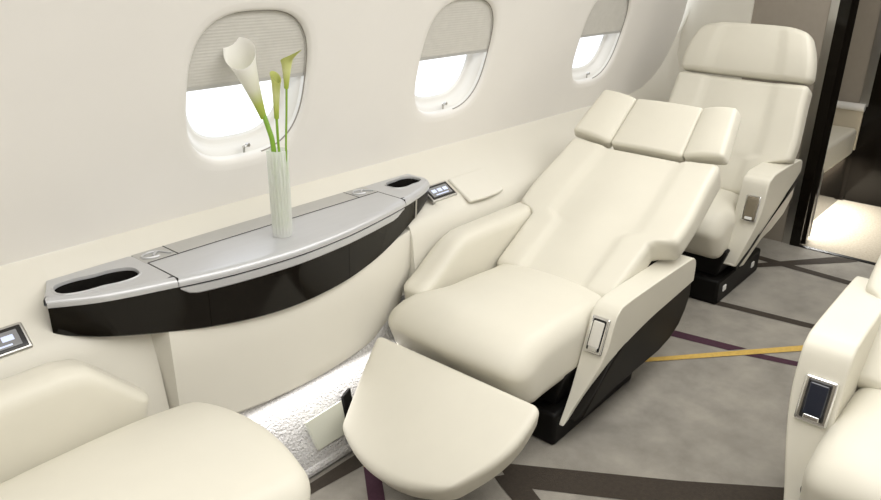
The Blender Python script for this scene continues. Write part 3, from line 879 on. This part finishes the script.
def calla(label, stem_pts, stem_r, base, axis_end, r_end, m, lip=.35, tail=None, flat=.0, lipdir=0.0, colour=True, bend=None):
    root = empty('calla_lily', stem_pts[0], label=label, cat='flower')
    O = Vector(stem_pts[0])
    bm = bmesh.new(); tube(bm, [p - O for p in crom(stem_pts, 6)], stem_r, 10); link_mesh('stem', bm, STEMG, root)
    A = Vector(base); B = Vector(axis_end); ax = (B - A); Ln = ax.length; ax.normalize()
    sx = Vector((1, 0, 0)); e1 = (sx - ax * sx.dot(ax)).normalized(); e2 = ax.cross(e1).normalized()   # e2 in the Y/Z plane
    NT, NR = 20, 40; rings = []; vals = []
    for i in range(NT + 1):
        t = i / NT
        ring = []
        for k in range(NR):
            a = k / NR * 2 * PI
            dirv = e1 * math.cos(a) + e2 * math.sin(a)
            lp = 1 + lip * math.cos(a - lipdir) * t ** 1.5
            r = r_end[0] + (r_end[1] - r_end[0]) * t ** 1.25 + r_end[2] * max(0, t - .75) ** 2 * 16 * (1 + .6 * math.cos(a - lipdir))
            p = A + ax * (t * Ln * lp) + dirv * r
            if tail:
                wgt = max(0, math.cos(a - tail[0])) ** 10 * max(0, (t - .8) / .2) ** 2
                p = p + Vector(tail[1]) * wgt
            ring.append(p - O)
        rings.append(ring); vals.append(t)
    bm = bmesh.new(); lay = bm.verts.layers.float.new('along'); R = loft(bm, rings, True, False)
    inner = [[rings[i][k] + (A + ax * (vals[i] * Ln) - O - rings[i][k]).normalized() * .0012 for k in range(NR)] for i in range(NT + 1)]
    R2 = loft(bm, inner, True, False)
    for k in range(NR):
        j = (k + 1) % NR; bm.faces.new((R[-1][k], R[-1][j], R2[-1][j], R2[-1][k]))
    for rr in (R, R2):
        for i, ring in enumerate(rr):
            for v in ring: v[lay] = vals[i]
    link_mesh('spathe', bm, m, root, angle=80)
    bm = bmesh.new(); tube(bm, [A + ax * (Ln * t) - O for t in (.1, .35, .55, .68)], [.003, .004, .0038, .001], 8)
    link_mesh('spadix', bm, SPADIX, root)
    return root
z0 = TZ + .03
calla('large white calla lily leaning left in the fluted vase',
      [(VX - .010, VY - .008, z0), (VX - .006, VY + .004, .83), (VX, 1.600, .952), (VX, 1.616, 1.000), (VX, 1.634, 1.035)], .0068,
      (VX, 1.632, 1.022), (VX - .030, 1.674, 1.190), (.0085, .038, .004), PETAL, lip=.22, lipdir=.85,
      tail=(1.45, (.0, .010, .030)))
calla('short yellow-green calla bud in front of the window shade edge',
      [(VX - .002, VY + .013, z0), (VX + .006, VY - .008, .85), (VX + .002, 1.579, .95), (VX + .002, 1.580, 1.03)], .0036,
      (VX + .002, 1.580, 1.030), (VX + .002, 1.572, 1.138), (.0062, .0125, .002), PETALY, lip=.12, lipdir=PI / 2)
calla('small green-tipped calla with a curled pointed tip, rightmost in the vase',
      [(VX + .013, VY - .006, z0), (VX + .013, VY - .016, .85), (VX + .01, 1.558, .955), (VX + .01, 1.546, 1.06), (VX + .01, 1.540, 1.125)], .0028,
      (VX + .01, 1.542, 1.112), (VX + .01, 1.532, 1.188), (.0055, .015, .002), PETALY, lip=.15, lipdir=-PI / 2,
      tail=(-PI / 2, (0, -.040, .018)))

# ------------------------------------------------------------------ controls on the ledge
SLOPE = math.atan(.6)
def on_ledge(x, y): return Vector((x, y, .655 - .95 * (1.70 - y))) if x < 1 else Vector((x, y, .74 - .6 * (1.82 - y)))
def ledge_pad(bm, x, y, dx, dyl, thick, r, n=(3, 3, 1), lift_=0.0, offs=(0, 0)):
    sl = math.atan(.95) if x < 1 else SLOPE
    c = on_ledge(x, y); e2 = Vector((0, math.cos(sl), math.sin(sl))); nr = Vector((0, -math.sin(sl), math.cos(sl)))
    add_rbox(bm, (dx, dyl, thick), r, n, lambda p: c + Vector((p.x + offs[0], 0, 0)) + e2 * (p.y + offs[1]) + nr * (p.z + lift_))
def screen(x, y, dx, dyl, label):
    root = empty('control_screen', on_ledge(x, y), label=label, cat='screen')
    def pt(o, par=None):
        o.parent = par or root; o.matrix_parent_inverse = Matrix.Translation(-Vector(root.location)) ; return o
    bm = bmesh.new(); ledge_pad(bm, x, y, dx, dyl, .012, .005, lift_=.001); pt(link_mesh('frame', bm, STEEL, angle=60))
    bm = bmesh.new(); ledge_pad(bm, x, y, dx * .92, dyl * .84, .012, .004, lift_=.0022); pt(link_mesh('bezel', bm, BEZEL, angle=60))
    bm = bmesh.new(); ledge_pad(bm, x, y, dx * .76, dyl * .58, .012, .002, lift_=.0032); pt(link_mesh('display', bm, SCREEN, angle=60))
    bm = bmesh.new()
    for k in (-1, 0, 1): ledge_pad(bm, x, y, dx * .17, dyl * .20, .010, .001, lift_=.005, offs=(k * dx * .22 , dyl * .04))
    ledge_pad(bm, x, y, dx * .5, dyl * .06, .010, .001, lift_=.005, offs=(0, -dyl * .2))
    pt(link_mesh('icons', bm, ICON, angle=60))
    return root
screen(.453, 1.667, .150, .068, 'small lit control screen on the ledge left of the side table')
screen(1.945, 1.652, .135, .074, 'small control screen on the ledge between side table and reclined seat')
lid = empty('stowage_lid', on_ledge(2.13, 1.63), label='cream stowage lid with a curved pull edge on the ledge beside the reclined seat', cat='lid')
bm = bmesh.new()
cL = on_ledge(2.115, 1.632); e2 = Vector((0, math.cos(SLOPE), math.sin(SLOPE))); nrl = Vector((0, -math.sin(SLOPE), math.cos(SLOPE)))
def lw(p):
    k = -(p.y / .13 - .5)      # 0 at the back, 1 at the front edge
    return Vector((p.x + .0, 0, 0)) + e2 * (p.y - .012 * (1 - (p.x / .105) ** 2) * k) + nrl * (p.z + .004 + .010 * k * k * (1 - (p.x / .11) ** 2))
add_rbox(bm, (.205, .125, .014), .006, (12, 8, 1), lw)
link_mesh('lid_panel', bm, LEDGE, lid, angle=60)

# small access plate on the lit carpet wall
pl = empty('access_plate', (1.2, 1.45, .1), label='pale square access plate on the lit carpeted lower wall by the footrest', cat='plate')
bm = bmesh.new()
q = [Vector((1.123, 1.452, .172)), Vector((1.262, 1.452, .180)), Vector((1.272, 1.440, .065)), Vector((1.155, 1.440, .062))]
nv = Vector((0, -.85, .5)).normalized()
loft(bm, [[p - pl.location for p in q], [p + nv * .012 - pl.location for p in q]])
link_mesh('plate', bm, PLATE, pl, bevel=.002)
bm = bmesh.new()
q = [Vector((1.272, 1.458, .185)), Vector((1.305, 1.462, .20)), Vector((1.305, 1.442, .09)), Vector((1.268, 1.436, .10))]
loft(bm, [[p - pl.location for p in q], [p + nv * .016 - pl.location for p in q]])
link_mesh('hinge_edge', bm, PLINTH, pl, bevel=.002)

# ------------------------------------------------------------------ lights
def area(name, loc, size, power, col, rot=(0, 0, 0)):
    d = bpy.data.lights.new(name, 'AREA'); d.shape = 'RECTANGLE'; d.size, d.size_y = size; d.energy = power; d.color = col
    o = bpy.data.objects.new(name, d); COL.objects.link(o); o.location = loc; o.rotation_euler = rot; return o
area('ceiling_light', (1.5, .45, 1.915), (4.6, .9), 30, (1, .988, .958))
area('ceiling_light', (1.5, -.55, 1.90), (4.6, .4), 6, (1, .988, .958))
area('cove_light', (.62, 0, 0), (.1, .1), 0, (1, 1, 1)) if False else None
area('led_strip', (1.30, 1.485, .252), (1.5, .012), .9, (1, .98, .97), (math.radians(-12), 0, 0))
area('doorway_light', (4.6, .955, .30), (.9, .02), 6.0, (1, .98, .93), (0, 0, 0))
area('galley_light', (4.65, .4, 1.9), (.7, .9), 3.5, (1, .95, .86))

w = bpy.data.worlds.new('world'); scene.world = w; w.use_nodes = True
w.node_tree.nodes['Background'].inputs['Color'].default_value = (.93, .96, 1, 1)
w.node_tree.nodes['Background'].inputs['Strength'].default_value = 1.15
scene.view_settings.view_transform = 'Standard'; scene.view_settings.look = 'None'
scene.view_settings.gamma = 1; scene.view_settings.use_curve_mapping = False
scene.view_settings.exposure = 0.80
scene.cycles.use_denoising = True
scene.cycles.max_bounces = 8; scene.cycles.transparent_max_bounces = 12
